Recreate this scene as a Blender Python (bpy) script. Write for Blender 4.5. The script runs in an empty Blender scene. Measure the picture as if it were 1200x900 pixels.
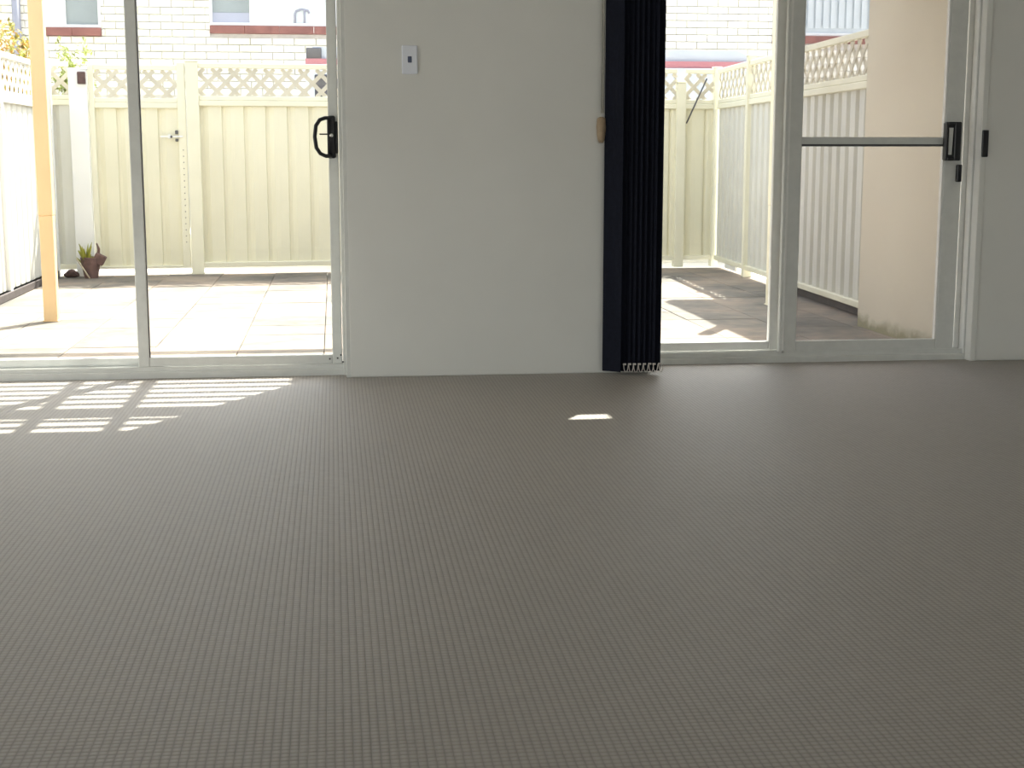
import bpy, bmesh, math, random
from mathutils import Vector, Matrix
random.seed(7)
SC = bpy.context.scene
COL = SC.collection
R = math.radians

# ------------------------------------------------------------------ camera
cd = bpy.data.cameras.new('camera')
cd.sensor_width = 36.0
cd.lens = 50.4
cd.clip_start = 0.05
cd.clip_end = 300
cam = bpy.data.objects.new('camera', cd)
COL.objects.link(cam)
cam.location = (0, 0, 0.95)
cam.rotation_euler = (R(80.87), 0, R(-7.036))
SC.camera = cam

# ------------------------------------------------------------------ light
SUN_DIR = Vector((0.39, 0.69, 1.0)).normalized()      # towards the sun
wd = bpy.data.worlds.new('sky')
SC.world = wd
wd.use_nodes = True
wn = wd.node_tree
wn.nodes.clear()
sky = wn.nodes.new('ShaderNodeTexSky')
sky.sky_type = 'NISHITA'
sky.sun_disc = False
sky.sun_elevation = math.asin(SUN_DIR.z)
sky.sun_rotation = math.atan2(SUN_DIR.x, SUN_DIR.y)
sky.air_density = 1.0
sky.dust_density = 2.5
bg = wn.nodes.new('ShaderNodeBackground')
bg.inputs['Strength'].default_value = 0.29
wo = wn.nodes.new('ShaderNodeOutputWorld')
hs = wn.nodes.new('ShaderNodeHueSaturation')      # thin bright haze: a paler sky
hs.inputs['Saturation'].default_value = 0.35
wn.links.new(sky.outputs[0], hs.inputs['Color'])
wn.links.new(hs.outputs[0], bg.inputs['Color'])
wn.links.new(bg.outputs[0], wo.inputs['Surface'])

sl = bpy.data.lights.new('sun', 'SUN')
sl.energy = 8.0
sl.angle = R(0.55)
sl.color = (1.0, 0.95, 0.86)
sun = bpy.data.objects.new('sun', sl)
COL.objects.link(sun)
sun.rotation_euler = SUN_DIR.to_track_quat('Z', 'Y').to_euler()

# added fill lamps outside two unseen, invented windows: left wall and back wall
XW, YW = -3.6, -2.2


def fill_lamp(name, sx, sy, energy, loc, rz):
    al = bpy.data.lights.new(name, 'AREA')
    al.shape = 'RECTANGLE'
    al.size = sx
    al.size_y = sy
    al.energy = energy
    al.color = (1.0, 0.985, 0.96)
    o = bpy.data.objects.new(name, al)
    COL.objects.link(o)
    o.location = loc
    o.rotation_euler = (R(90), 0, R(rz))


fill_lamp('side_fill', 2.6, 1.1, 26, (XW - 0.25, 3.75, 0.68), -90)     # shines along +X
fill_lamp('rear_fill', 2.4, 1.3, 14, (1.75, YW - 0.25, 1.2), 0)      # shines along +Y

vs = SC.view_settings
vs.view_transform = 'Standard'
vs.look = 'None'
vs.gamma = 1.0
vs.use_curve_mapping = False
vs.exposure = 1.12
SC.cycles.max_bounces = 14
SC.cycles.diffuse_bounces = 8
SC.cycles.transparent_max_bounces = 16
SC.cycles.sample_clamp_indirect = 6.0


# ------------------------------------------------------------------ materials
class NT:
    def __init__(s, name):
        s.m = bpy.data.materials.new(name)
        s.m.use_nodes = True
        s.t = s.m.node_tree
        s.t.nodes.clear()
        s.out = s.n('ShaderNodeOutputMaterial')
        s.geo = None

    def n(s, typ, **kw):
        nd = s.t.nodes.new(typ)
        for k, v in kw.items():
            setattr(nd, k, v)
        return nd

    def link(s, a, b):
        s.t.links.new(a, b)

    def math(s, op, a, b=None):
        nd = s.n('ShaderNodeMath', operation=op)
        for i, v in enumerate((a, b)):
            if v is None:
                continue
            if isinstance(v, (int, float)):
                nd.inputs[i].default_value = v
            else:
                s.link(v, nd.inputs[i])
        return nd.outputs[0]

    def pos(s):
        if s.geo is None:
            s.geo = s.n('ShaderNodeNewGeometry')
        return s.geo.outputs['Position']

    def noise(s, scale, detail=3, vec=None, rough=0.55):
        nd = s.n('ShaderNodeTexNoise')
        nd.inputs['Scale'].default_value = scale
        nd.inputs['Detail'].default_value = detail
        nd.inputs['Roughness'].default_value = rough
        s.link(vec or s.pos(), nd.inputs['Vector'])
        return nd.outputs['Fac']

    def ramp(s, fac, stops):
        nd = s.n('ShaderNodeValToRGB')
        cr = nd.color_ramp
        while len(cr.elements) < len(stops):
            cr.elements.new(0.5)
        for e, (p, c) in zip(cr.elements, stops):
            e.position = p
            e.color = (*c, 1)
        s.link(fac, nd.inputs['Fac'])
        return nd.outputs['Color']

    def bsdf(s, color, rough=0.6, metal=0.0, spec=0.4, bump=None, bstr=0.2, bdist=0.002, sheen=0):
        p = s.n('ShaderNodeBsdfPrincipled')
        if isinstance(color, tuple):
            p.inputs['Base Color'].default_value = (*color, 1)
        else:
            s.link(color, p.inputs['Base Color'])
        p.inputs['Roughness'].default_value = rough
        p.inputs['Metallic'].default_value = metal
        p.inputs['Specular IOR Level'].default_value = spec
        if sheen:
            p.inputs['Sheen Weight'].default_value = sheen
        if bump is not None:
            b = s.n('ShaderNodeBump')
            b.inputs['Strength'].default_value = bstr
            b.inputs['Distance'].default_value = bdist
            s.link(bump, b.inputs['Height'])
            s.link(b.outputs[0], p.inputs['Normal'])
        s.link(p.outputs[0], s.out.inputs['Surface'])
        return p


def soft(name, c, rough=0.6, var=0.06, scale=6, metal=0.0, spec=0.4, bstr=0.15, bscale=140):
    """a plain painted / plastic / metal surface with a little mottling and fine relief"""
    t = NT(name)
    a = tuple(max(0, x * (1 - var)) for x in c)
    b = tuple(min(1, x * (1 + var)) for x in c)
    col = t.ramp(t.noise(scale), [(0.3, a), (0.7, b)])
    t.bsdf(col, rough, metal, spec, t.noise(bscale, 2), bstr, 0.001)
    return t.m


M = {}
M['wall'] = soft('wall_paint', (0.80, 0.80, 0.775), 0.75, 0.02, 2.5, spec=0.2, bstr=0.12, bscale=220)
M['ceiling'] = soft('ceiling_paint', (0.82, 0.82, 0.79), 0.9, 0.02, 2, spec=0.1)
M['alu'] = soft('anodised_aluminium', (0.72, 0.73, 0.71), 0.42, 0.04, 20, metal=0.0, bstr=0.05)
M['alu_white_glow'] = soft('white_aluminium_and_glow', (0.86, 0.86, 0.84), 0.4, 0.03, 20, bstr=0.05)  # white paint; on the right door it stands in for outdoor glow
M['black'] = soft('black_plastic', (0.012, 0.012, 0.016), 0.35, 0.1, 30)
M['dark_grey'] = soft('dark_grey_metal', (0.10, 0.10, 0.11), 0.4, 0.1, 30, metal=0.4)
M['steel'] = soft('bright_steel', (0.75, 0.75, 0.75), 0.25, 0.05, 30, metal=0.9)
M['navy'] = soft('navy_blind_fabric', (0.011, 0.013, 0.023), 0.85, 0.15, 60, spec=0.15, bstr=0.4, bscale=900)
M['bead'] = soft('bead_chain', (0.62, 0.58, 0.55), 0.45, 0.05, 40)
M['cordtan'] = soft('tan_weight', (0.40, 0.30, 0.20), 0.5, 0.1, 60)
M['cord'] = soft('grey_cord', (0.42, 0.41, 0.37), 0.8, 0.08, 90)
M['switch'] = soft('switch_plastic', (0.83, 0.86, 0.95), 0.35, 0.01, 20, bstr=0.02)
M['switch_dot'] = soft('switch_rocker', (0.10, 0.12, 0.20), 0.4, 0.05, 20)
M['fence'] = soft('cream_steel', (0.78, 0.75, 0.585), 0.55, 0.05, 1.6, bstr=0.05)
M['fence_rail'] = soft('cream_steel_rail', (0.80, 0.775, 0.62), 0.55, 0.05, 3, bstr=0.05)
M['lattice'] = soft('shaded_lattice', (0.62, 0.58, 0.475), 0.7, 0.12, 5)  # strips darkened in colour to stand in for shade
M['lattice_white'] = soft('sunlit_lattice', (0.72, 0.71, 0.67), 0.7, 0.08, 5)  # paler copy of the lattice, full sun put into the colour
M['fence_white'] = soft('white_steel_post', (0.86, 0.86, 0.84), 0.55, 0.04, 5, bstr=0.05)
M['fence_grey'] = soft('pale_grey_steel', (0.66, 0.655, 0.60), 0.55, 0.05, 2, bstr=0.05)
M['gap_dark'] = soft('dark_gap_strip', (0.075, 0.062, 0.060), 0.8, 0.3, 14, bstr=0.4, bscale=60)  # dark tone standing in for the shadow gap under the left fence
M['rust'] = soft('rusty_iron', (0.11, 0.065, 0.06), 0.8, 0.3, 40, bstr=0.4)
M['post_cream'] = soft('cream_painted_steel', (0.74, 0.53, 0.31), 0.5, 0.05, 4, bstr=0.05)
M['post_pale'] = soft('pale_cream_painted_steel', (0.82, 0.76, 0.58), 0.5, 0.05, 4, bstr=0.05)
M['batten'] = soft('painted_batten', (0.72, 0.66, 0.50), 0.7, 0.08, 8)
M['roof'] = soft('shade_sheet', (0.42, 0.42, 0.40), 0.5, 0.05, 3)
M['sillbrick'] = soft('red_brown_sill_tile', (0.29, 0.125, 0.105), 0.7, 0.18, 9, bstr=0.3, bscale=90)
M['mortar'] = soft('grey_mortar', (0.68, 0.66, 0.62), 0.9, 0.1, 12, bstr=0.4, bscale=80)
M['winframe'] = soft('white_window_frame', (0.88, 0.88, 0.87), 0.45, 0.02, 8)
M['curtain'] = soft('white_curtain', (0.85, 0.88, 0.87), 0.8, 0.04, 5)
M['pane_grey'] = soft('grey_window_pane', (0.30, 0.33, 0.33), 0.12, 0.10, 2.5, spec=0.6, bstr=0.0)
M['pane_lilac'] = soft('lilac_grey_pane', (0.42, 0.43, 0.52), 0.25, 0.06, 2.5, bstr=0.0)
M['slat_blue'] = soft('pale_blue_blind', (0.68, 0.73, 0.75), 0.7, 0.05, 6)
M['pipe'] = soft('grey_drainpipe', (0.36, 0.36, 0.42), 0.6, 0.06, 8)
M['van_body'] = soft('grey_blue_car_paint', (0.47, 0.51, 0.60), 0.3, 0.03, 3, spec=0.6, bstr=0.0)
M['van_red'] = soft('red_car_paint', (0.42, 0.17, 0.21), 0.3, 0.04, 3, spec=0.6, bstr=0.0)
M['van_glass'] = soft('dark_car_glass', (0.05, 0.05, 0.075), 0.08, 0.05, 3, spec=0.7, bstr=0.0)
M['tyre'] = soft('tyre_rubber', (0.02, 0.02, 0.02), 0.85, 0.1, 20)
M['stem'] = soft('brown_stem', (0.20, 0.13, 0.07), 0.8, 0.2, 20)
M['weed'] = soft('yellow_green_weed', (0.33, 0.33, 0.05), 0.7, 0.3, 30)
M['clay'] = soft('dark_clay', (0.16, 0.095, 0.085), 0.85, 0.3, 30, bstr=0.5, bscale=60)
M['stick'] = soft('dry_stick', (0.50, 0.43, 0.30), 0.8, 0.15, 30)


def carpet_mat():
    t = NT('looped_carpet')
    sep = t.n('ShaderNodeSeparateXYZ')
    t.link(t.pos(), sep.inputs[0])
    p = 0.0145
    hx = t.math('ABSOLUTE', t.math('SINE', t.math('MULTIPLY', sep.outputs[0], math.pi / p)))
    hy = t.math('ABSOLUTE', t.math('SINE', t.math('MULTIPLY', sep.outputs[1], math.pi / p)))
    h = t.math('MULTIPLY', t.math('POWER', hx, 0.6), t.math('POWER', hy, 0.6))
    wn_ = t.n('ShaderNodeTexWhiteNoise', noise_dimensions='2D')     # every loop a little different
    cmb = t.n('ShaderNodeCombineXYZ')
    t.link(t.math('FLOOR', t.math('DIVIDE', sep.outputs[0], p)), cmb.inputs[0])
    t.link(t.math('FLOOR', t.math('DIVIDE', sep.outputs[1], p)), cmb.inputs[1])
    t.link(cmb.outputs[0], wn_.inputs['Vector'])
    fine = t.math('ADD', t.math('MULTIPLY', t.noise(420, 2), 0.5), t.math('MULTIPLY', wn_.outputs['Value'], 0.5))
    big = t.noise(1.3, 3)
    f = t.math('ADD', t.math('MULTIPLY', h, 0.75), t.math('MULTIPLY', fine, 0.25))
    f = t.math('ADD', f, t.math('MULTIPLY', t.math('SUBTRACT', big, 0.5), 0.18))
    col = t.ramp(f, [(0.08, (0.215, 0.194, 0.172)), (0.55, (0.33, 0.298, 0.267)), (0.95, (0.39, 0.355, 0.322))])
    t.bsdf(col, 0.58, 0, 0.34, h, 0.30, 0.003, sheen=0.1)
    return t.m


def paver_mat():
    t = NT('weathered_paver')
    oi = t.n('ShaderNodeObjectInfo')
    n1 = t.noise(1.6, 4)
    n2 = t.noise(11, 4)
    f = t.math('ADD', t.math('MULTIPLY', n1, 0.62), t.math('MULTIPLY', n2, 0.26))
    f = t.math('ADD', f, t.math('MULTIPLY', oi.outputs['Random'], 0.12))
    col = t.ramp(f, [(0.32, (0.11, 0.105, 0.095)), (0.46, (0.20, 0.18, 0.155)), (0.56, (0.29, 0.235, 0.19)),
                     (0.70, (0.35, 0.31, 0.25))])
    t.bsdf(col, 0.85, 0, 0.25, n2, 0.35, 0.004)
    return t.m


def brick_mat():
    t = NT('cream_brick')
    oi = t.n('ShaderNodeObjectInfo')
    f = t.math('ADD', t.math('MULTIPLY', t.noise(3.2, 3), 0.6), t.math('MULTIPLY', oi.outputs['Random'], 0.4))
    col = t.ramp(f, [(0.25, (0.86, 0.82, 0.70)), (0.5, (0.90, 0.88, 0.80)), (0.8, (0.91, 0.85, 0.78))])
    t.bsdf(col, 0.85, 0, 0.2, t.noise(90, 3), 0.3, 0.003)
    return t.m


def render_mat():
    t = NT('cream_render')
    sep = t.n('ShaderNodeSeparateXYZ')
    t.link(t.pos(), sep.inputs[0])
    # moss and splash dirt along the foot of the wall
    z = t.math('MULTIPLY', t.math('ADD', sep.outputs[2], 0.08), 5.5)
    d = t.math('SUBTRACT', t.math('MULTIPLY', t.noise(9, 4), 0.9), z)
    base = t.ramp(t.noise(2.0), [(0.3, (0.66, 0.60, 0.49)), (0.7, (0.70, 0.645, 0.53))])
    mx = t.n('ShaderNodeMix', data_type='RGBA')
    mx.inputs[7].default_value = (0.20, 0.19, 0.09, 1)
    t.link(t.math('MINIMUM', t.math('MAXIMUM', t.math('MULTIPLY', d, 2.2), 0.0), 0.75), mx.inputs[0])
    t.link(base, mx.inputs[6])
    t.bsdf(mx.outputs[2], 0.85, 0, 0.2, t.noise(70, 3), 0.25, 0.003)
    return t.m


def leaf_mat(name, stops, scale):
    t = NT(name)
    col = t.ramp(t.noise(scale, 3), stops)
    t.bsdf(col, 0.6, 0, 0.3, t.noise(60), 0.1)
    return t.m


def glass_mat(name, tint, refl=1.0):
    t = NT(name)
    tr = t.n('ShaderNodeBsdfTransparent')
    tr.inputs[0].default_value = (*tint, 1)
    gl = t.n('ShaderNodeBsdfGlossy')
    gl.inputs['Roughness'].default_value = 0.02
    t.pos()
    dot = t.n('ShaderNodeVectorMath', operation='DOT_PRODUCT')
    t.link(t.geo.outputs['Normal'], dot.inputs[0])
    t.link(t.geo.outputs['Incoming'], dot.inputs[1])
    c = t.math('SUBTRACT', 1.0, t.math('ABSOLUTE', dot.outputs['Value']))
    fr = t.math('ADD', 0.04, t.math('MULTIPLY', t.math('POWER', c, 5.0), 0.96))
    mix = t.n('ShaderNodeMixShader')
    t.link(t.math('MULTIPLY', fr, refl), mix.inputs[0])
    t.link(tr.outputs[0], mix.inputs[1])
    t.link(gl.outputs[0], mix.inputs[2])
    t.link(mix.outputs[0], t.out.inputs['Surface'])
    return t.m


def screen_mat():
    t = NT('fly_screen_mesh')
    tr = t.n('ShaderNodeBsdfTransparent')
    tr.inputs[0].default_value = (1, 1, 1, 1)
    df = t.n('ShaderNodeBsdfDiffuse')
    df.inputs[0].default_value = (0.20, 0.20, 0.20, 1)
    # woven thread: finer than a pixel, so mostly a grey veil
    sep = t.n('ShaderNodeSeparateXYZ')
    t.link(t.pos(), sep.inputs[0])
    w = [t.math('LESS_THAN', t.math('FRACT', t.math('MULTIPLY', sep.outputs[i], 620.0)), 0.17) for i in (0, 2)]
    mix = t.n('ShaderNodeMixShader')
    t.link(t.math('MAXIMUM', w[0], w[1]), mix.inputs[0])
    t.link(tr.outputs[0], mix.inputs[1])
    t.link(df.outputs[0], mix.inputs[2])
    t.link(mix.outputs[0], t.out.inputs['Surface'])
    return t.m


M['carpet'] = carpet_mat()
M['paver'] = paver_mat()
M['brick'] = brick_mat()
M['render'] = render_mat()
M['ground'] = soft('bare_concrete_ground', (0.60, 0.58, 0.54), 0.9, 0.1, 1.5, bstr=0.3, bscale=40)
M['glass'] = glass_mat('clear_glass', (0.95, 0.965, 0.955))
M['screen'] = screen_mat()
M['leaf_orange'] = leaf_mat('orange_yellow_leaves', [(0.34, (0.12, 0.10, 0.03)), (0.44, (0.48, 0.46, 0.10)), (0.54, (0.62, 0.34, 0.11)), (0.64, (0.45, 0.52, 0.14))], 5)
M['leaf_lime'] = leaf_mat('lime_leaves', [(0.35, (0.16, 0.19, 0.06)), (0.55, (0.44, 0.50, 0.16)), (0.7, (0.52, 0.52, 0.24))], 6)


# ------------------------------------------------------------------ mesh helpers
class MB:
    def __init__(s):
        s.b = bmesh.new()

    def box(s, x0, x1, y0, y1, z0, z1, bev=0.0, rot=None, at=None):
        mtx = Matrix.Diagonal((x1 - x0, y1 - y0, z1 - z0, 1))
        c = Matrix.Translation(((x0 + x1) / 2, (y0 + y1) / 2, (z0 + z1) / 2))
        r = bmesh.ops.create_cube(s.b, size=1, matrix=c @ mtx)
        vs = r['verts']
        if bev:
            es = {e for v in vs for e in v.link_edges}
            o = bmesh.ops.bevel(s.b, geom=list(es), offset=bev, segments=1, affect='EDGES', profile=0.5)
            vs = list({v for f in o['faces'] for v in f.verts} | {v for v in vs if v.is_valid})
        if rot is not None:
            pv = Vector(at or (0, 0, 0))
            bmesh.ops.transform(s.b, matrix=Matrix.Translation(pv) @ rot @ Matrix.Translation(-pv), verts=vs)
        return s

    def tube(s, pts, r, n=8, cap=True):
        pts = [Vector(p) for p in pts]
        rs = r if isinstance(r, (list, tuple)) else [r] * len(pts)
        rings = []
        up = None
        for i, p in enumerate(pts):
            a = pts[max(0, i - 1)]
            c = pts[min(len(pts) - 1, i + 1)]
            d = (c - a).normalized()
            if up is None:
                up = d.orthogonal().normalized()
            up = (up - d * up.dot(d)).normalized()
            sd = d.cross(up)
            rings.append([s.b.verts.new(p + (up * math.cos(2 * math.pi * k / n) + sd * math.sin(2 * math.pi * k / n)) * rs[i]) for k in range(n)])
        for i in range(len(pts) - 1):
            for k in range(n):
                s.b.faces.new((rings[i][k], rings[i][(k + 1) % n], rings[i + 1][(k + 1) % n], rings[i + 1][k]))
        if cap:
            s.b.faces.new(rings[0][::-1])
            s.b.faces.new(rings[-1])
        return s

    def lathe(s, prof, n=16, axis='z', at=(0, 0, 0)):
        rings = []
        A = Vector(at)
        for r, h in prof:
            ring = []
            for k in range(n):
                c, q = r * math.cos(2 * math.pi * k / n), r * math.sin(2 * math.pi * k / n)
                v = (c, q, h) if axis == 'z' else ((c, h, q) if axis == 'y' else (h, c, q))
                ring.append(s.b.verts.new(A + Vector(v)))
            rings.append(ring)
        for a, b in zip(rings, rings[1:]):
            for k in range(n):
                s.b.faces.new((a[k], a[(k + 1) % n], b[(k + 1) % n], b[k]))
        s.b.faces.new(rings[0][::-1])
        s.b.faces.new(rings[-1])
        return s

    def prism(s, poly, a0, a1, axis='y'):
        """extrude a 2-D outline (x,z for axis y; x,y for axis z; y,z for axis x)"""
        def mk(p, a):
            return {'y': (p[0], a, p[1]), 'z': (p[0], p[1], a), 'x': (a, p[0], p[1])}[axis]
        A = [s.b.verts.new(mk(p, a0)) for p in poly]
        B = [s.b.verts.new(mk(p, a1)) for p in poly]
        n = len(poly)
        s.b.faces.new(A)
        s.b.faces.new(B[::-1])
        for k in range(n):
            s.b.faces.new((A[k], B[k], B[(k + 1) % n], A[(k + 1) % n]))
        return s

    def mesh(s, name, mat, smooth=False):
        bmesh.ops.recalc_face_normals(s.b, faces=s.b.faces[:])
        me = bpy.data.meshes.new(name)
        s.b.to_mesh(me)
        s.b.free()
        me.materials.append(M[mat])
        if smooth:
            for p in me.polygons:
                p.use_smooth = True
        return me

    def build(s, name, mat, parent=None, smooth=False, world=False):
        """link as one object; coordinates are the parent's own unless world=True"""
        if world and parent is not None:
            bmesh.ops.transform(s.b, matrix=WM[parent.name].inverted(), verts=s.b.verts[:])
        # give each piece its own origin at its middle
        lo = Vector((min(v.co[i] for v in s.b.verts) for i in range(3)))
        hi = Vector((max(v.co[i] for v in s.b.verts) for i in range(3)))
        c = (lo + hi) / 2 if parent is not None else Vector(((lo.x + hi.x) / 2, (lo.y + hi.y) / 2, lo.z))
        bmesh.ops.translate(s.b, vec=-c, verts=s.b.verts[:])
        me = s.mesh(name, mat, smooth)
        return place(name, me, parent, c)


WM = {}


def place(name, me, parent=None, loc=(0, 0, 0), rot=None, scale=None):
    o = bpy.data.objects.new(name, me)
    COL.objects.link(o)
    o.location = loc
    if rot is not None:
        o.rotation_euler = rot
    if scale is not None:
        o.scale = scale
    o.parent = parent
    WM[o.name] = (WM[parent.name] if parent else Matrix()) @ Matrix.LocRotScale(Vector(loc), o.rotation_euler, Vector(scale or (1, 1, 1)))
    return o


def root(name, loc, rz=0.0):
    return place(name, None, None, loc, (0, 0, rz))


def tag(o, label, cat, group=None):
    o['label'] = label
    o['category'] = cat
    if group:
        o['group'] = group
    return o


def struct(o):
    o['kind'] = 'structure'
    return o


# ------------------------------------------------------------------ room shell
XL, XR, YB = -3.6, 4.0, -2.2
H = 2.4
Z0 = -0.08            # patio level
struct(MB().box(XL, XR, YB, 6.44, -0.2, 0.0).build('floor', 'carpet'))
struct(MB().box(XL - .2, XR + .2, YB - .2, 6.36, H, H + 0.15).build('ceiling', 'ceiling'))
w = MB()
w.box(XL - .2, XL, YB - .2, 2.45, -.2, H).box(XL - .2, XL, 5.05, 6.40, -.2, H)
w.box(XL - .2, XL, 2.45, 5.05, -.2, .08).box(XL - .2, XL, 2.45, 5.05, 1.28, H)
struct(w.build('wall_left', 'wall'))
struct(MB().box(XR, XR + .2, YB, 6.40, -0.2, H).build('wall_right', 'wall'))
w = MB()
w.box(0.055, 1.365, 6.12, 6.40, 0, 2.12, 0.004)           # pier between the two doors
w.box(2.925, XR, 6.275, 6.40, 0, 2.12, 0.004)             # right of the second door
w.box(XL, -1.86, 6.12, 6.40, 0, 2.12, 0.004)
w.box(XL, 1.365, 6.12, 6.36, 2.12, H)
w.box(1.365, XR, 6.275, 6.40, 2.12, H)
struct(w.build('wall_front', 'wall'))
w = MB()
w.box(XL, 0.5, YB - .2, YB, -.2, H).box(3.0, XR + .2, YB - .2, YB, -.2, H)
w.box(0.5, 3.0, YB - .2, YB, -.2, .55).box(0.5, 3.0, YB - .2, YB, 1.85, H)
struct(w.build('wall_back', 'wall'))


def added_window(name, loc, rz, hw, h):
    win = struct(root(name, loc, rz))
    f = MB()
    for a in (-hw, -.025, hw - .05):
        f.box(a, a + .05, -.03, .03, 0, h)
    f.box(-hw, hw, -.03, .03, 0, .05).box(-hw, hw, -.03, .03, h - .05, h)
    f.build('window_frame', 'alu_white_glow', win)
    for a, b in ((-hw + .05, -.025), (.025, hw - .05)):
        MB().box(a, b, -.003, .003, .05, h - .05).build('glass_pane', 'glass', win)


added_window('added_window_1', (XL - .1, 3.75, .08), R(90), 1.3, 1.2)  # invented window, placed and kept low to suit its fill lamp
added_window('added_window_2', (1.75, YB - .1, .55), 0, 1.25, 1.3)  # invented window for the rear fill lamp, clear of door reflections


# ------------------------------------------------------------------ sliding door on the left
def frame_rect(x0, x1, z0, z1, y0, y1, ls, rs, br, tr):
    """four bars of a sash as separate meshes: (name, MB)"""
    return (('stile', MB().box(x0, x0 + ls, y0, y1, z0, z1, .003)),
            ('stile', MB().box(x1 - rs, x1, y0, y1, z0, z1, .003)),
            ('bottom_rail', MB().box(x0 + ls, x1 - rs, y0 + .003, y1 - .003, z0, z0 + br, .003)),
            ('top_rail', MB().box(x0 + ls, x1 - rs, y0 + .003, y1 - .003, z1 - tr, z1, .003)))


d1 = struct(root('door_1', (0, 6.20, 0)))
s = MB().box(-1.86, 0.052, 0, .20, -.08, .030, .004)
s.box(-1.86, 0.052, .012, .016, .030, .047).box(-1.86, 0.052, .052, .056, .030, .047).box(-1.86, 0.052, .098, .102, .030, .05)
s.build('sill', 'alu', d1)
j = MB().box(0.026, 0.056, -.012, .12, 0.0, 2.12, .002).box(0.040, 0.060, -.079, -.012, 0.0, 2.12, .002)
j.build('jamb', 'alu', d1)
MB().box(-1.86, -1.83, 0, .12, .03, 2.12, .002).build('jamb', 'alu', d1)
MB().box(-1.83, 0.026, 0, .12, 2.085, 2.12, .002).build('head', 'alu', d1)
# outer, fixed leaf
fx = place('fixed_panel', None, d1, (0, 0, 0))
for nm, mb in frame_rect(-1.83, -0.80, .03, 2.085, .062, .096, .045, .040, .052, .05):
    mb.build(nm, 'alu', fx)
MB().box(-1.785, -0.84, .077, .081, .08, 2.04).build('glass_pane', 'glass', fx)
# inner, sliding leaf
sp = place('sliding_panel', None, d1, (0, 0, 0))
for nm, mb in frame_rect(-0.842, 0.024, .047, 2.085, .016, .050, .046, .042, .040, .05):
    mb.build(nm, 'alu', sp)
MB().box(-0.796, -0.018, .031, .035, .087, 2.04).build('glass_pane', 'glass', sp)
MB().box(-0.797, -0.792, .024, .042, .087, 2.04).build('glazing_bead', 'dark_grey', sp)
h = MB().box(-0.022, 0.013, -.006, .016, 0.930, 1.108, .006)
h.tube([(-.006, -.004, 1.098), (-.03, -.022, 1.098), (-.052, -.028, 1.090), (-.068, -.03, 1.066), (-.074, -.031, 1.02),
        (-.068, -.03, .974), (-.052, -.028, .950), (-.03, -.022, .940), (-.006, -.004, .940)], .0085, 10)
h.tube([(-.012, -.008, 1.031), (-.054, -.014, 1.031)], .003, 6)
h.box(0.012, 0.022, -.004, .016, 0.950, 1.085, .003)
hd = h.build('handle', 'black', sp, True)
hd['label'] = 'black D-shaped pull handle with key cylinder'
MB().lathe([(.0075, 0), (.0085, -.006), (.005, -.011)], 12, 'y', (-.004, -.006, 1.026)).build('key_cylinder', 'steel', sp, True)
for x, z in ((.018, .086), (.026, .06), (.004, .073), (-.03, .07)):
    MB().lathe([(.004, 0), (.004, -.002), (.002, -.003)], 8, 'y', (x, .016 if x < .02 else -.012, z)).build('screw', 'dark_grey', sp)

# ------------------------------------------------------------------ sliding door on the right
d2 = struct(root('door_2', (0, 6.33, 0)))
s = MB().box(1.365, 2.94, 0, .22, -.08, .028, .004)
s.box(1.365, 2.94, .014, .018, .028, .050).box(1.365, 2.94, .060, .064, .028, .050).box(1.365, 2.94, .11, .114, .028, .052)
s.build('sill', 'alu', d2)
MB().box(2.912, 2.94, -.06, .0, 0.0, 2.12, .003).build('jamb_trim', 'wall', d2)
MB().box(2.905, 2.93, 0, .15, 0.028, 2.12, .002).build('jamb', 'alu', d2)
MB().box(2.880, 2.905, .055, .075, 0.05, 2.12, .002).build('jamb_glow_strip', 'alu_white_glow', d2)  # white strip stands in for outdoor light on the jamb
MB().box(1.365, 1.39, 0, .15, .028, 2.12, .002).build('jamb', 'alu', d2)
MB().box(1.39, 2.905, 0, .15, 2.085, 2.12, .002).build('head', 'alu', d2)
fx = place('fixed_panel', None, d2, (0, 0, 0))
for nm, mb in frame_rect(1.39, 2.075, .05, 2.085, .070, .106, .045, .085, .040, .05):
    mb.build(nm, 'alu_white_glow', fx)  # white, not grey: outdoor glow on the stile put into the colour
MB().box(1.435, 1.99, .086, .090, .09, 2.04).build('glass_pane', 'glass', fx)
sp = place('screen_panel', None, d2, (0, 0, 0))
for nm, mb in frame_rect(2.022, 2.862, .042, 2.085, .018, .052, .080, .085, .054, .05):
    mb.build(nm, 'alu', sp)
MB().box(2.036, 2.044, .014, .018, .042, 2.085).build('stile_bead', 'alu_white_glow', sp)
MB().box(2.102, 2.777, .022, .048, .984, 1.024, .003).build('middle_rail', 'alu', sp)
MB().box(2.102, 2.777, .018, .023, .982, .992).build('rail_bead', 'dark_grey', sp)
MB().box(2.102, 2.777, .034, .0345, .096, .986).build('fly_screen', 'screen', sp)
MB().box(2.102, 2.777, .034, .0345, 1.022, 2.035).build('fly_screen', 'screen', sp)
MB().box(2.770, 2.776, .020, .046, .096, 2.035).build('glazing_bead', 'alu_white_glow', sp)
h = MB().box(2.764, 2.838, -.006, .018, .918, 1.092, .005)
h.box(2.764, 2.776, -.018, -.004, .918, 1.092, .004).box(2.806, 2.838, -.020, -.004, .918, 1.092, .004)
h.box(2.775, 2.808, -.020, -.004, .918, .934, .003).box(2.775, 2.808, -.020, -.004, 1.076, 1.092, .003)
hd = h.build('handle', 'black', sp)
hd['label'] = 'black recessed pull with silver inset'
MB().prism([(2.783, .945), (2.799, .945), (2.803, 1.066), (2.783, 1.066)], -.008, -.0055).build('handle_inset', 'alu', sp)
MB().box(2.833, 2.855, -.004, .018, .822, .900, .003).build('lock', 'black', sp)
MB().box(2.916, 2.945, -.070, -.058, .935, 1.055, .003).build('strike_catch', 'black', d2)

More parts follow.
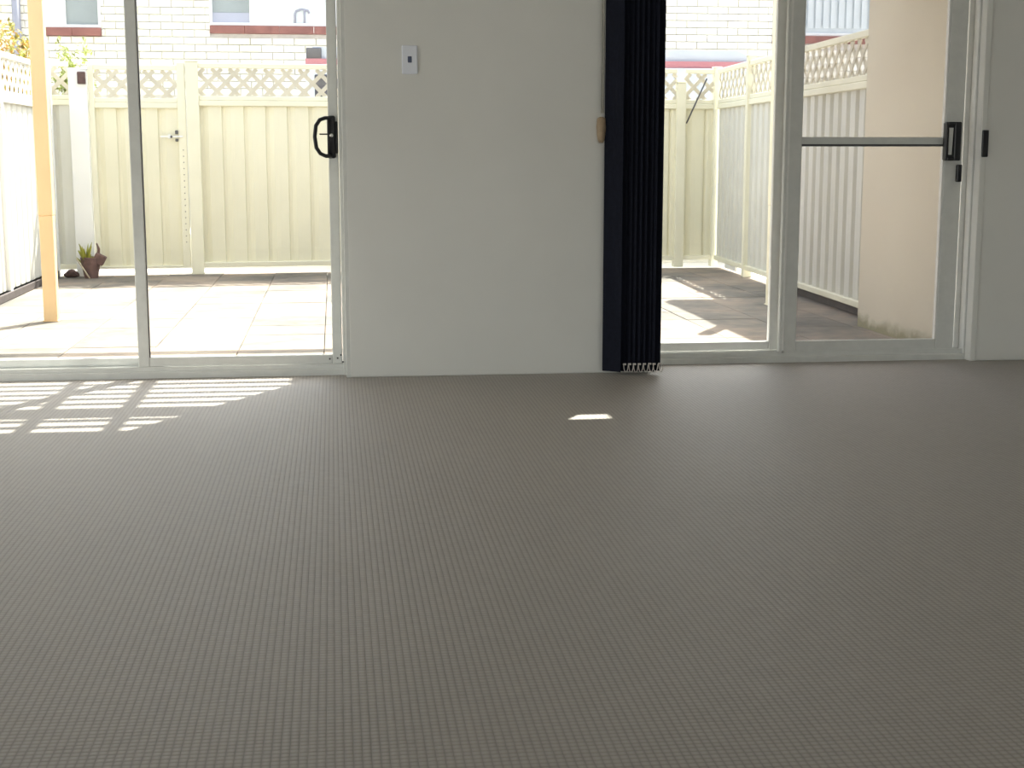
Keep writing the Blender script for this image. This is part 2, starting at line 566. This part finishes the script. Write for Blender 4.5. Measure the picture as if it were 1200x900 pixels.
# ------------------------------------------------------------------ vertical blind, drawn to one side
vb = tag(root('vertical_blind', (1.28, 6.06, 0)), 'navy vertical blind gathered beside the pale wall at the right-hand sliding door', 'blind')
MB().box(1.02, 2.98, 6.03, 6.075, 2.13, 2.17, .004).build('head_track', 'alu_white_glow', vb, world=True)
NS = 9
for k in range(NS):
    g = k / (NS - 1)
    x = 1.147 + 0.178 * g
    a = R(-38 if k == 0 else -30 - 8 * random.random())
    lng = 0.089 if k == 0 else 0.082
    # a thin, slightly cupped vane: outline in plan, extruded upwards
    n = 5
    P = [(lng * i / n, 0.006 * math.sin(math.pi * i / n)) for i in range(n + 1)]
    P += [(px, py + 0.0016) for px, py in reversed(P)]
    q = [(x + px * math.cos(a) - py * math.sin(a), 6.085 + px * math.sin(a) + py * math.cos(a)) for px, py in P]
    zb = .014 + .004 * random.random()
    MB().prism(q, zb, 2.13, 'z').build('slat', 'navy', vb, world=True)
    ex, ey = x + lng * math.cos(a), 6.085 + lng * math.sin(a)
    if k:
        MB().box(ex - .010, ex + .004, ey - .006, ey - .001, .045, .053, .001).build('bottom_weight', 'bead', vb, world=True)
        # bead chain hanging from this vane to the next in a loop
        w_ = .0215
        pts = [(ex - .008 + w_ * t, ey - .007, .049 - .036 * math.sin(math.pi * t) ** .6) for t in [i / 8 for i in range(9)]]
        MB().tube(pts, .0020, 5).build('bead_chain', 'bead', vb, world=True)
c = MB()
c.tube([(1.136, 6.095, 2.13), (1.135, 6.095, 1.12)], .0025, 6).tube([(1.142, 6.09, 2.13), (1.141, 6.09, 1.12)], .004, 6)
c.build('cord', 'cord', vb, True, world=True)
MB().lathe([(.006, 1.104), (.018, 1.098), (.021, 1.06), (.016, 1.01), (.009, .995)], 12, 'z', (1.134, 6.093, 0)).build('cord_weight', 'cordtan', vb, True, world=True)

# ------------------------------------------------------------------ light switch
ls = tag(root('light_switch', (0.3255, 6.12, 1.336)), 'white upright light switch plate with one dark rocker on the pale wall', 'switch')
MB().box(-.0325, .0325, -.008, 0, -.058, .058, .003).build('plate', 'switch', ls)
MB().box(-.0085, .0085, -.010, -.006, -.012, .014, .002).build('rocker', 'switch_dot', ls)

# ------------------------------------------------------------------ ground outside
struct(MB().box(-30, 30, 6.44, 60, -0.45, -0.115).build('ground', 'ground'))
st = struct(root('patio_paving', (0.5, 9.5, -0.115)))
pv = MB().box(-.2235, .2235, -.2235, .2235, -.017, .018, .0025).mesh('paver', 'paver')
for i in range(13):
    for k in range(14):
        dz = random.uniform(-.002, .001)
        place('paver', pv, st, (-2.32 + .225 + .451 * i - .5, 6.50 + .228 + .451 * k - 9.5, .017 + dz),
              (0, 0, R(random.choice((0, 90, 180, 270)))))
struct(MB().box(-30, 30, 13.9, 16.9, -0.115, 0.20).build('driveway', 'ground'))

# rendered side wall of the house, right of the patio
struct(MB().box(3.135, 3.6, 6.48, 8.32, Z0 - .03, 2.6, .006).build('wall_outside', 'render'))
struct(MB().box(3.42, 6.4, 6.48, 11.85, 2.6, 2.8).build('shade_slab', 'render'))  # unseen slab added to shade the right side of the patio


# ------------------------------------------------------------------ fences
def sheet_mesh(name, n_ribs, h, mat):
    """profiled steel sheet, n_ribs pans wide, facing -y"""
    p = .184
    prof = []
    for i in range(n_ribs):
        for a, d in ((0, 0), (.008, .022), (.034, .022), (.074, .003), (.110, 0)):
            prof.append((p * i + a, d))
    prof.append((p * n_ribs, 0))
    b = MB()
    t = .0012
    lo = [b.b.verts.new((x, d, 0)) for x, d in prof]
    hi = [b.b.verts.new((x, d, h)) for x, d in prof]
    lo2 = [b.b.verts.new((x, d + t, 0)) for x, d in prof]
    hi2 = [b.b.verts.new((x, d + t, h)) for x, d in prof]
    for i in range(len(prof) - 1):
        b.b.faces.new((lo[i], lo[i + 1], hi[i + 1], hi[i]))
        b.b.faces.new((lo2[i + 1], lo2[i], hi2[i], hi2[i + 1]))
    return b.mesh(name, mat)


SHEETS = {}
STRIP = {}
# heights above the ground
F_BOT, F_S0, F_S1, F_M1, F_M2, F_L1, F_TOP = .062, .092, 1.43, 1.475, 1.51, 1.742, 1.787


def bay(o, x0, x1, mat='fence', rail='fence_rail', dz=0.0, bottom=True):
    """everything between two posts, in the fence's own frame"""
    s0, s1, m1, m2, l1, tp = (v + dz for v in (F_S0, F_S1, F_M1, F_M2, F_L1, F_TOP))
    MB().box(x0, x1, -.022, .022, tp - .042, tp, .004).build('top_rail', rail, o)
    MB().box(x0, x1, -.018, .018, m1 + .002, m2 + .004, .004).build('lattice_rail', rail, o)
    MB().box(x0, x1, -.024, .026, s1, m1, .004).build('middle_rail', rail, o)
    if bottom:
        MB().box(x0, x1, -.024, .026, F_BOT, s0 + .010, .004).build('bottom_rail', rail, o)
    x = x0
    while x < x1 - .02:
        n = min(4, max(1, round((x1 - x) / .184)))
        wdt = min(n * .184, x1 - x)
        key = (n, mat)
        if key not in SHEETS:
            SHEETS[key] = sheet_mesh('sheet', n, F_S1 - F_S0, mat)
        place('sheet', SHEETS[key], o, (x, 0, s0), None, (wdt / (n * .184), 1, 1))
        x += wdt
    # lattice: two layers of flat strips at 45 degrees
    if rail not in STRIP:
        STRIP[rail] = MB().box(0, 1, -.003, .003, -.017, .017).mesh('lattice_strip', 'lattice' if rail == 'fence_rail' else 'lattice_white')
    hh = l1 - m2
    for sgn in (1, -1):
        u = x0 - hh + .05
        while u < x1 - .02:
            a, b = (u, u + hh)
            za, zb = (m2, l1) if sgn > 0 else (l1, m2)
            ca, cb = max(a, x0), min(b, x1)
            if cb - ca > .03:
                zca = za + (zb - za) * (ca - a) / hh
                L = (cb - ca) * math.sqrt(2)
                place('lattice_strip', STRIP[rail], o, (ca, -.0035 * sgn, zca), (0, R(-45 * sgn), 0), (L, 1, 1))
            u += .147


def fpost(o, x, wd, dp, top, mat='fence_rail', y=0.0, z0=0.0):
    b = MB().box(x - wd / 2, x + wd / 2, y - dp / 2, y + dp / 2, z0, top, .004)
    b.box(x - wd / 2 - .004, x + wd / 2 + .004, y - dp / 2 - .004, y + dp / 2 + .004, top, top + .012, .003)
    return b.build('post', mat, o)


# back fence
AB = math.atan2(.45, 5.85)
fb = tag(root('back_fence', (-2.33, 12.55, Z0), AB), 'long cream steel fence with lattice top along the far side of the patio', 'fence')
fpost(fb, -.02, .06, .06, F_TOP)
bay(fb, .01, .155, 'fence_grey')
wp = fpost(fb, .232, .150, .10, 1.72, 'fence_white', -.02)
wp['label'] = 'wide white post'
MB().box(.235, .300, -.115, -.072, 1.60, 1.70, .005).build('hinge_bracket', 'rust', fb)
fpost(fb, 1.160, .105, .085, 1.795)
bay(fb, 1.213, 3.48)
fpost(fb, 3.51, .06, .06, F_TOP)
bay(fb, 3.54, 5.45)
fpost(fb, 5.487, .085, .085, 1.66)
bay(fb, 5.53, 5.80)
fpost(fb, 5.83, .065, .07, F_TOP + .01)
br = MB().tube([(5.715, -.06, 1.70), (5.525, -.07, 1.30)], .007, 8).build('brace', 'dark_grey', fb, True)
br['label'] = 'thin dark diagonal stay'

# gate in the back fence
ga = tag(root('gate', (-2.33 + math.cos(AB) * .312, 12.55 + math.sin(AB) * .312, Z0), AB), 'cream steel gate with lattice top between two posts of the far fence', 'gate')
bay(ga, .045, .722, dz=-.022)
MB().box(0, .045, -.026, .026, F_BOT, 1.77, .004).build('stile', 'fence_rail', ga)
MB().box(.722, .790, -.026, .026, F_BOT, 1.79, .004).build('stile', 'fence_rail', ga)
l = MB().box(.57, .76, -.040, -.026, 1.165, 1.180, .003)
l.box(.635, .66, -.055, -.026, 1.155, 1.190, .004)
l.build('latch_bolt', 'fence_white', ga)
for bx in ((.695, .720, -.050, -.026, 1.192, 1.225), (.695, .720, -.050, -.026, 1.13, 1.155), (.655, .672, -.070, -.054, 1.160, 1.182)):
    MB().box(*bx, .005).build('latch_keeper', 'dark_grey', ga)
for k in range(16):
    z = 1.06 - .052 * k
    MB().lathe([(.005, 0), (.005, -.002), (.003, -.004)], 6, 'y', (.758, -.026, z)).build('rivet', 'dark_grey', ga)

# right fence, going away from the house
a, b = Vector((3.29, 8.33)), Vector((3.50, 12.97))
AR = math.atan2(a.y - b.y, a.x - b.x)
LR = (a - b).length
fr = tag(root('side_fence', (b.x, b.y, Z0), AR), 'shaded cream steel fence with lattice top running back beside the rendered wall', 'fence')
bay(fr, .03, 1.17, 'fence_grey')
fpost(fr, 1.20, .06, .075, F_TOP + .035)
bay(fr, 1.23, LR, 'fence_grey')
MB().box(1.9, LR, .015, .035, 0.0, .062, .004).build('gap_strip', 'gap_dark', fr)
MB().box(.45, .85, -.015, .01, .02, .058, .004).build('loose_bracket', 'fence_white', fr)

# left fence, in full sun
fl = tag(root('side_fence', (-2.33, 6.6, Z0), R(90)), 'sunlit pale steel fence with lattice top above a dark strip for its shadow gap', 'fence')
fpost(fl, .03, .06, .06, F_TOP)
for x0, x1 in ((.06, 2.0), (2.06, 4.0), (4.06, 5.82)):
    bay(fl, x0, x1, 'fence_grey', 'fence_grey', -.04)
    fpost(fl, x1 + .03, .06, .06, F_TOP, 'fence_white')
MB().box(0, 5.80, -.035, .02, 0.0, .058, .005).build('gap_strip', 'gap_dark', fl)  # dark strip painted in for the shadow gap under the fence

# ------------------------------------------------------------------ pergola against the house
pg = tag(root('pergola', (0.6, 8.0, Z0)), 'cream painted pergola over the patio on slim square posts', 'pergola')


def ppost(x, y, w, mat, joint):
    p = MB().box(x - w / 2, x + w / 2, y - w / 2, y + w / 2, Z0, joint, .004).box(x - w / 2 - .002, x + w / 2 + .002, y - w / 2 - .002, y + w / 2 + .002, joint, 2.18, .004)
    p.box(x - w / 2 - .006, x + w / 2 + .006, y - w / 2 - .006, y + w / 2 + .006, Z0, Z0 + .006)
    return p.build('post', mat, pg, world=True)


ppost(-1.757, 9.17, .082, 'post_cream', .575)
ppost(2.985, 9.56, .070, 'post_pale', .60)
MB().box(-3.4, 3.05, 9.13, 9.21, 2.16, 2.26, .004).build('beam', 'batten', pg, world=True)
MB().box(-3.4, 3.10, 6.41, 6.46, 2.14, 2.24, .004).build('wall_plate', 'batten', pg, world=True)
for x in (-3.3, -2.45, -1.6, -0.75, -0.2, 0.10, 0.72):
    MB().box(x - .022, x + .022, 6.42, 7.9, 2.24, 2.30, .003).build('rafter', 'batten', pg, world=True)
for x in (-1.757, 2.3):
    MB().box(x - .022, x + .022, 6.42, 9.3, 2.24, 2.30, .003).build('rafter', 'batten', pg, world=True)
MB().box(-3.4, .74, 6.86, 7.00, 2.23, 2.30, .004).build('purlin', 'batten', pg, world=True)
y = 6.45
while y < 7.9:
    MB().box(-3.4, .74, y, y + .044, 2.30, 2.325, .003).build('batten', 'batten', pg, world=True)
    y += .117
MB().box(.72, 1.74, 6.42, 7.95, 2.33, 2.35).build('shade_sheet', 'roof', pg, world=True)  # unseen sheets added to keep sun off the right door's carpet
MB().box(1.90, 3.12, 6.42, 7.95, 2.33, 2.35).build('shade_sheet', 'roof', pg, world=True)
MB().box(1.70, 1.94, 6.76, 7.95, 2.351, 2.37).build('shade_sheet', 'roof', pg, world=True)  # notch shaped to let one small sun spot reach the carpet
MB().box(1.70, 1.94, 6.42, 6.58, 2.351, 2.37).build('shade_sheet', 'roof', pg, world=True)

# ------------------------------------------------------------------ brick house across the drive
YH = 17.0
bd = tag(root('brick_building', (1.5, YH, 0.2)), 'cream brick house wall with white windows and red-brown sills beyond the fence', 'building')
WINS = [(-3.19, -2.555, 2.345), (-1.355, 0.98, 2.385), (5.22, 6.75, 2.335)]     # x0, x1, foot of the frame
TOPW = 2.95
core = MB()
core.box(-9, 12, YH + .02, YH + .30, .15, 2.2)
edges = [-9] + [v for w_ in WINS for v in w_[:2]] + [12]
for i in range(0, len(edges), 2):
    core.box(edges[i], edges[i + 1], YH + .02, YH + .30, 2.2, 3.1)
for x0, x1, zf in WINS:
    core.box(x0, x1, YH + .02, YH + .30, TOPW, 3.1)
    core.box(x0, x1, YH + .02, YH + .30, 2.2, zf - .07)
core.build('mortar_bed', 'mortar', bd, world=True)
BL, BH = .248, .0815
bk = MB().box(-BL / 2 + .005, BL / 2 - .005, -.026, .03, -BH / 2 + .0052, BH / 2 - .0052, .004).mesh('brick', 'brick')
rest = MB()
nb = 0
zrow = 2.255 - 8 * BH
row = 0
half = {}
while zrow < 3.05:
    zc = zrow + BH / 2
    u = -5.0 + (BL / 2 if row % 2 else 0)
    while u < 8.0:
        a, b_ = u, u + BL
        spans = [(a, b_)]
        for x0, x1, zf in WINS:
            if zc > zf - .125 and zc < TOPW:
                ns = []
                for p, q in spans:
                    if q <= x0 or p >= x1:
                        ns.append((p, q))
                    else:
                        if p < x0:
                            ns.append((p, x0))
                        if q > x1:
                            ns.append((x1, q))
                spans = ns
        for p, q in spans:
            if q - p < .03:
                continue
            c = (p + q) / 2
            seen = (1.70 < zc < 2.68) and (-3.75 < c < 0.15 or (3.95 < c < 6.7 and zc > 1.9))
            if seen and nb < 298:
                nb += 1
                place('brick', bk, bd, (c - 1.5, .018 + random.uniform(-.002, .002), zc - .2), None, ((q - p) / BL, 1, 1))
            else:
                rest.box(p + .005, q - .005, YH - .008, YH + .04, zc - BH / 2 + .0052, zc + BH / 2 - .0052)
        u += BL
    zrow += BH
    row += 1
ro = rest.build('brickwork', 'brick', bd, world=True)
ro['kind'] = 'stuff'


def window(x0, x1, zf, splits):
    """frame with uprights; splits: list of (from, to, pane material)"""
    f = MB()
    f.box(x0, x1, YH - .02, YH + .05, zf, zf + .035, .004).box(x0, x1, YH - .02, YH + .05, TOPW - .04, TOPW, .004)
    f.box(x0, x0 + .03, YH - .019, YH + .05, zf + .03, TOPW).box(x1 - .03, x1, YH - .019, YH + .05, zf + .03, TOPW)
    for p, q, m_ in splits[:-1]:
        f.box(q - .022, q + .022, YH - .018, YH + .05, zf + .03, TOPW)
    wo_ = f.build('window', 'winframe', bd, world=True)
    for p, q, m_ in splits:
        MB().box(p, q, YH + .03, YH + .04, zf + .034, TOPW).build('pane', m_, wo_, world=True)
    # tiles of the sloping sill
    n = max(2, round((x1 - x0) / .40))
    for k in range(n):
        a = x0 + (x1 - x0) * k / n
        b2 = x0 + (x1 - x0) * (k + 1) / n
        MB().box(a + .0015, b2 - .0015, YH - .055, YH + .03, zf - .088, zf - .001, .003).build('sill_tile', 'sillbrick', bd, world=True)
    return wo_


w1 = window(*WINS[0], [(-3.16, -2.96, 'curtain'), (-2.96, -2.585, 'pane_grey')])
w2 = window(*WINS[1], [(-1.325, -.885, 'pane_grey'), (-.885, .95, 'curtain')])
MB().box(-1.325, -.905, YH + .015, YH + .028, 2.42, 2.53).build('lower_pane', 'pane_lilac', w2, world=True)
w3 = window(*WINS[2], [(5.25, 6.72, 'slat_blue')])
u = 5.27
while u < 6.7:
    MB().box(u, u + .082, YH + .012, YH + .016, 2.43, TOPW, 0, Matrix.Rotation(R(16), 4, 'Z'), (u + .04, YH + .014, 0)).build('blind_slat', 'slat_blue', w3, world=True)
    u += .095
tap = MB().tube([(-.40, YH + .0, 2.42), (-.40, YH + .0, 2.52), (-.385, YH + .0, 2.555), (-.32, YH + .0, 2.575), (-.25, YH + .0, 2.56), (-.235, YH + .0, 2.53)], .014, 8)
tap.tube([(-.29, YH + .0, 2.42), (-.29, YH + .0, 2.57)], .012, 8)
tap.build('tap', 'pipe', w2, True, world=True)
MB().tube([(-3.462, YH - .06, .2), (-3.462, YH - .06, 3.1)], .046, 12).box(-3.52, -3.40, YH - .06, YH + .02, 2.9, 2.94).build('drainpipe', 'pipe', bd, True, world=True)
MB().box(-3.43, -3.35, YH - .09, YH - .008, 2.13, 2.215, .006).build('meter_box', 'pipe', bd, world=True)

# ------------------------------------------------------------------ van parked in the drive
vn = tag(root('van', (2.1, 15.0, 0.20)), 'grey-blue van with a red stripe parked behind the far fence', 'van')
L0, L1 = -2.36, 2.42
body = [(L0 + .03, .32), (L0 - .0, .9), (L0 + .02, 1.585), (L1 - .35, 1.585), (L1 - .15, 1.02), (L1 - .02, .88), (L1, .40), (L1 - .06, .30)]
MB().prism(body, -.80, .80).build('body', 'van_body', vn)
roof = [(L0 + .02, 1.652), (L0 + .035, 1.72), (L0 + .09, 1.765), (L1 - .50, 1.765), (L1 - .40, 1.72), (L1 - .37, 1.652)]
MB().prism(roof, -.74, .74).build('roof', 'van_body', vn)
MB().prism([(L0 + .018, 1.585), (L0 + .016, 1.652), (L1 - .37, 1.652), (L1 - .35, 1.585)], -.78, .78).build('stripe', 'van_red', vn)
MB().box(L0 + .025, L0 + .17, -.765, -.735, 1.60, 1.755, .006).build('rear_pillar', 'van_glass', vn)
for x0, x1 in ((L0 + .10, L0 + .98), (L0 + 1.05, L0 + 2.0), (L0 + 2.07, L0 + 2.9)):
    MB().box(x0, x1, -.812, -.79, 1.02, 1.50, .008).build('side_window', 'van_glass', vn)
MB().prism([(L1 - .345, 1.56), (L1 - .165, 1.05), (L1 - .150, 1.05), (L1 - .33, 1.57)], -.70, .70).build('windscreen', 'van_glass', vn)
for x in (L0 + .85, L1 - .85):
    for yy in (-.72, .72):
        MB().lathe([(.20, -.09), (.31, -.09), (.32, -.05), (.32, .05), (.31, .09), (.20, .09)], 20, 'y', (x, yy, .32)).build('wheel', 'tyre', vn, True)


# ------------------------------------------------------------------ planting
def foliage(cx, cy, cz, rx, ry, rz, n, size):
    b = bmesh.new()
    for _ in range(n):
        d = Vector((random.gauss(0, 1), random.gauss(0, 1), random.gauss(0, 1))).normalized() * (random.random() ** .45)
        k = 1 + .35 * math.sin(d.x * 7 + d.z * 5)
        p = Vector((cx + d.x * rx * k, cy + d.y * ry * k, cz + d.z * rz * k))
        e = Matrix.Rotation(random.uniform(0, 6.28), 3, 'Z') @ Matrix.Rotation(random.uniform(-1.2, 1.2), 3, 'X') @ Matrix.Rotation(random.uniform(-.7, .7), 3, 'Y')
        s_ = size * random.uniform(.6, 1.3)
        q = [Vector((0, -1, 0)), Vector((.42, -.2, .10)), Vector((0, 1, -.15)), Vector((-.42, -.2, .10))]
        v = [b.verts.new(p + e @ (c_ * s_)) for c_ in q]
        b.faces.new((v[0], v[1], v[2]))
        b.faces.new((v[0], v[2], v[3]))
    o = MB()
    o.b.free()
    o.b = b
    return o


sh = tag(root('shrub', (-3.02, 13.35, -.115)), 'orange and yellow leafy shrub rising behind the end of the sunlit side fence', 'shrub')
foliage(-3.02, 13.35, 1.50, .36, .52, .52, 10000, .034).build('foliage', 'leaf_orange', sh, world=True)['kind'] = 'stuff'
b = MB()
for k in range(6):
    a = k * 1.05
    b.tube([(-3.02, 13.35, -.115), (-3.02 + .08 * math.cos(a), 13.35 + .15 * math.sin(a), .7), (-3.02 + .28 * math.cos(a), 13.35 + .6 * math.sin(a), 1.6)], [.03, .02, .006], 7)
b.build('stem', 'stem', sh, True, world=True)
sh = tag(root('shrub', (-2.30, 13.45, -.115)), 'pale lime-green shrub behind the far corner of the fences', 'shrub')
foliage(-2.30, 13.45, 1.46, .19, .25, .42, 2000, .028).build('foliage', 'leaf_lime', sh, world=True)['kind'] = 'stuff'
b = MB()
for k in range(5):
    a = k * 1.26
    b.tube([(-2.30, 13.45, -.115), (-2.30 + .05 * math.cos(a), 13.45 + .05 * math.sin(a), .6), (-2.30 + .15 * math.cos(a), 13.45 + .15 * math.sin(a), 1.4)], [.02, .012, .004], 6)
b.build('stem', 'stem', sh, True, world=True)

# weed growing out of a broken clay pot by the gate post
px, py = -2.03, 12.36
wd_ = tag(root('potted_weed', (px, py, Z0)), 'small dark broken pot with a yellow-green weed at the foot of the white post', 'plant')
MB().lathe([(.055, 0), (.075, .10), (.085, .17), (.078, .175), (.066, .16)], 14).build('pot', 'clay', wd_)
MB().box(.03, .12, -.05, .03, .12, .20, .004, Matrix.Rotation(R(28), 4, 'Y'), (.07, 0, .16)).build('pot_shard', 'clay', wd_)
b = MB()
for k in range(26):
    a = random.uniform(0, 6.28)
    r1 = random.uniform(.03, .11)
    z1 = random.uniform(.17, .30)
    b.tube([(.02 * math.cos(a) - .03, .02 * math.sin(a), .15), (-.03 + r1 * .5 * math.cos(a), r1 * .5 * math.sin(a), z1 * .75), (-.03 + r1 * math.cos(a), r1 * math.sin(a), z1)], [.007, .011, .002], 5)
b.build('leaves', 'weed', wd_)['kind'] = 'stuff'
MB().tube([(.06, .0, .16), (.07, .01, .24), (.055, .0, .29)], [.012, .012, .005], 7).build('dead_stalk', 'clay', wd_, True)
tag(MB().tube([(-2.13, 12.28, .085), (-2.07, 12.25, .0), (-2.02, 12.22, Z0 + .007)], [.006, .007, .006], 6).build('stick', 'stick', None, True),
    'pale dry stick leaning on the dark pot by the white post', 'stick')
sb = bmesh.new()
bmesh.ops.create_icosphere(sb, subdivisions=2, radius=.05)
for v in sb.verts:
    v.co = Vector((v.co.x * 1.3, v.co.y, v.co.z * .7)) * (1 + .18 * math.sin(v.co.x * 70 + v.co.z * 40))
o = MB()
o.b.free()
o.b = sb
st_ = o.build('stone', 'rust')
st_.location = (-2.20, 12.42, Z0 - .001)
tag(st_, 'small dark stone on the paving left of the white post', 'stone')
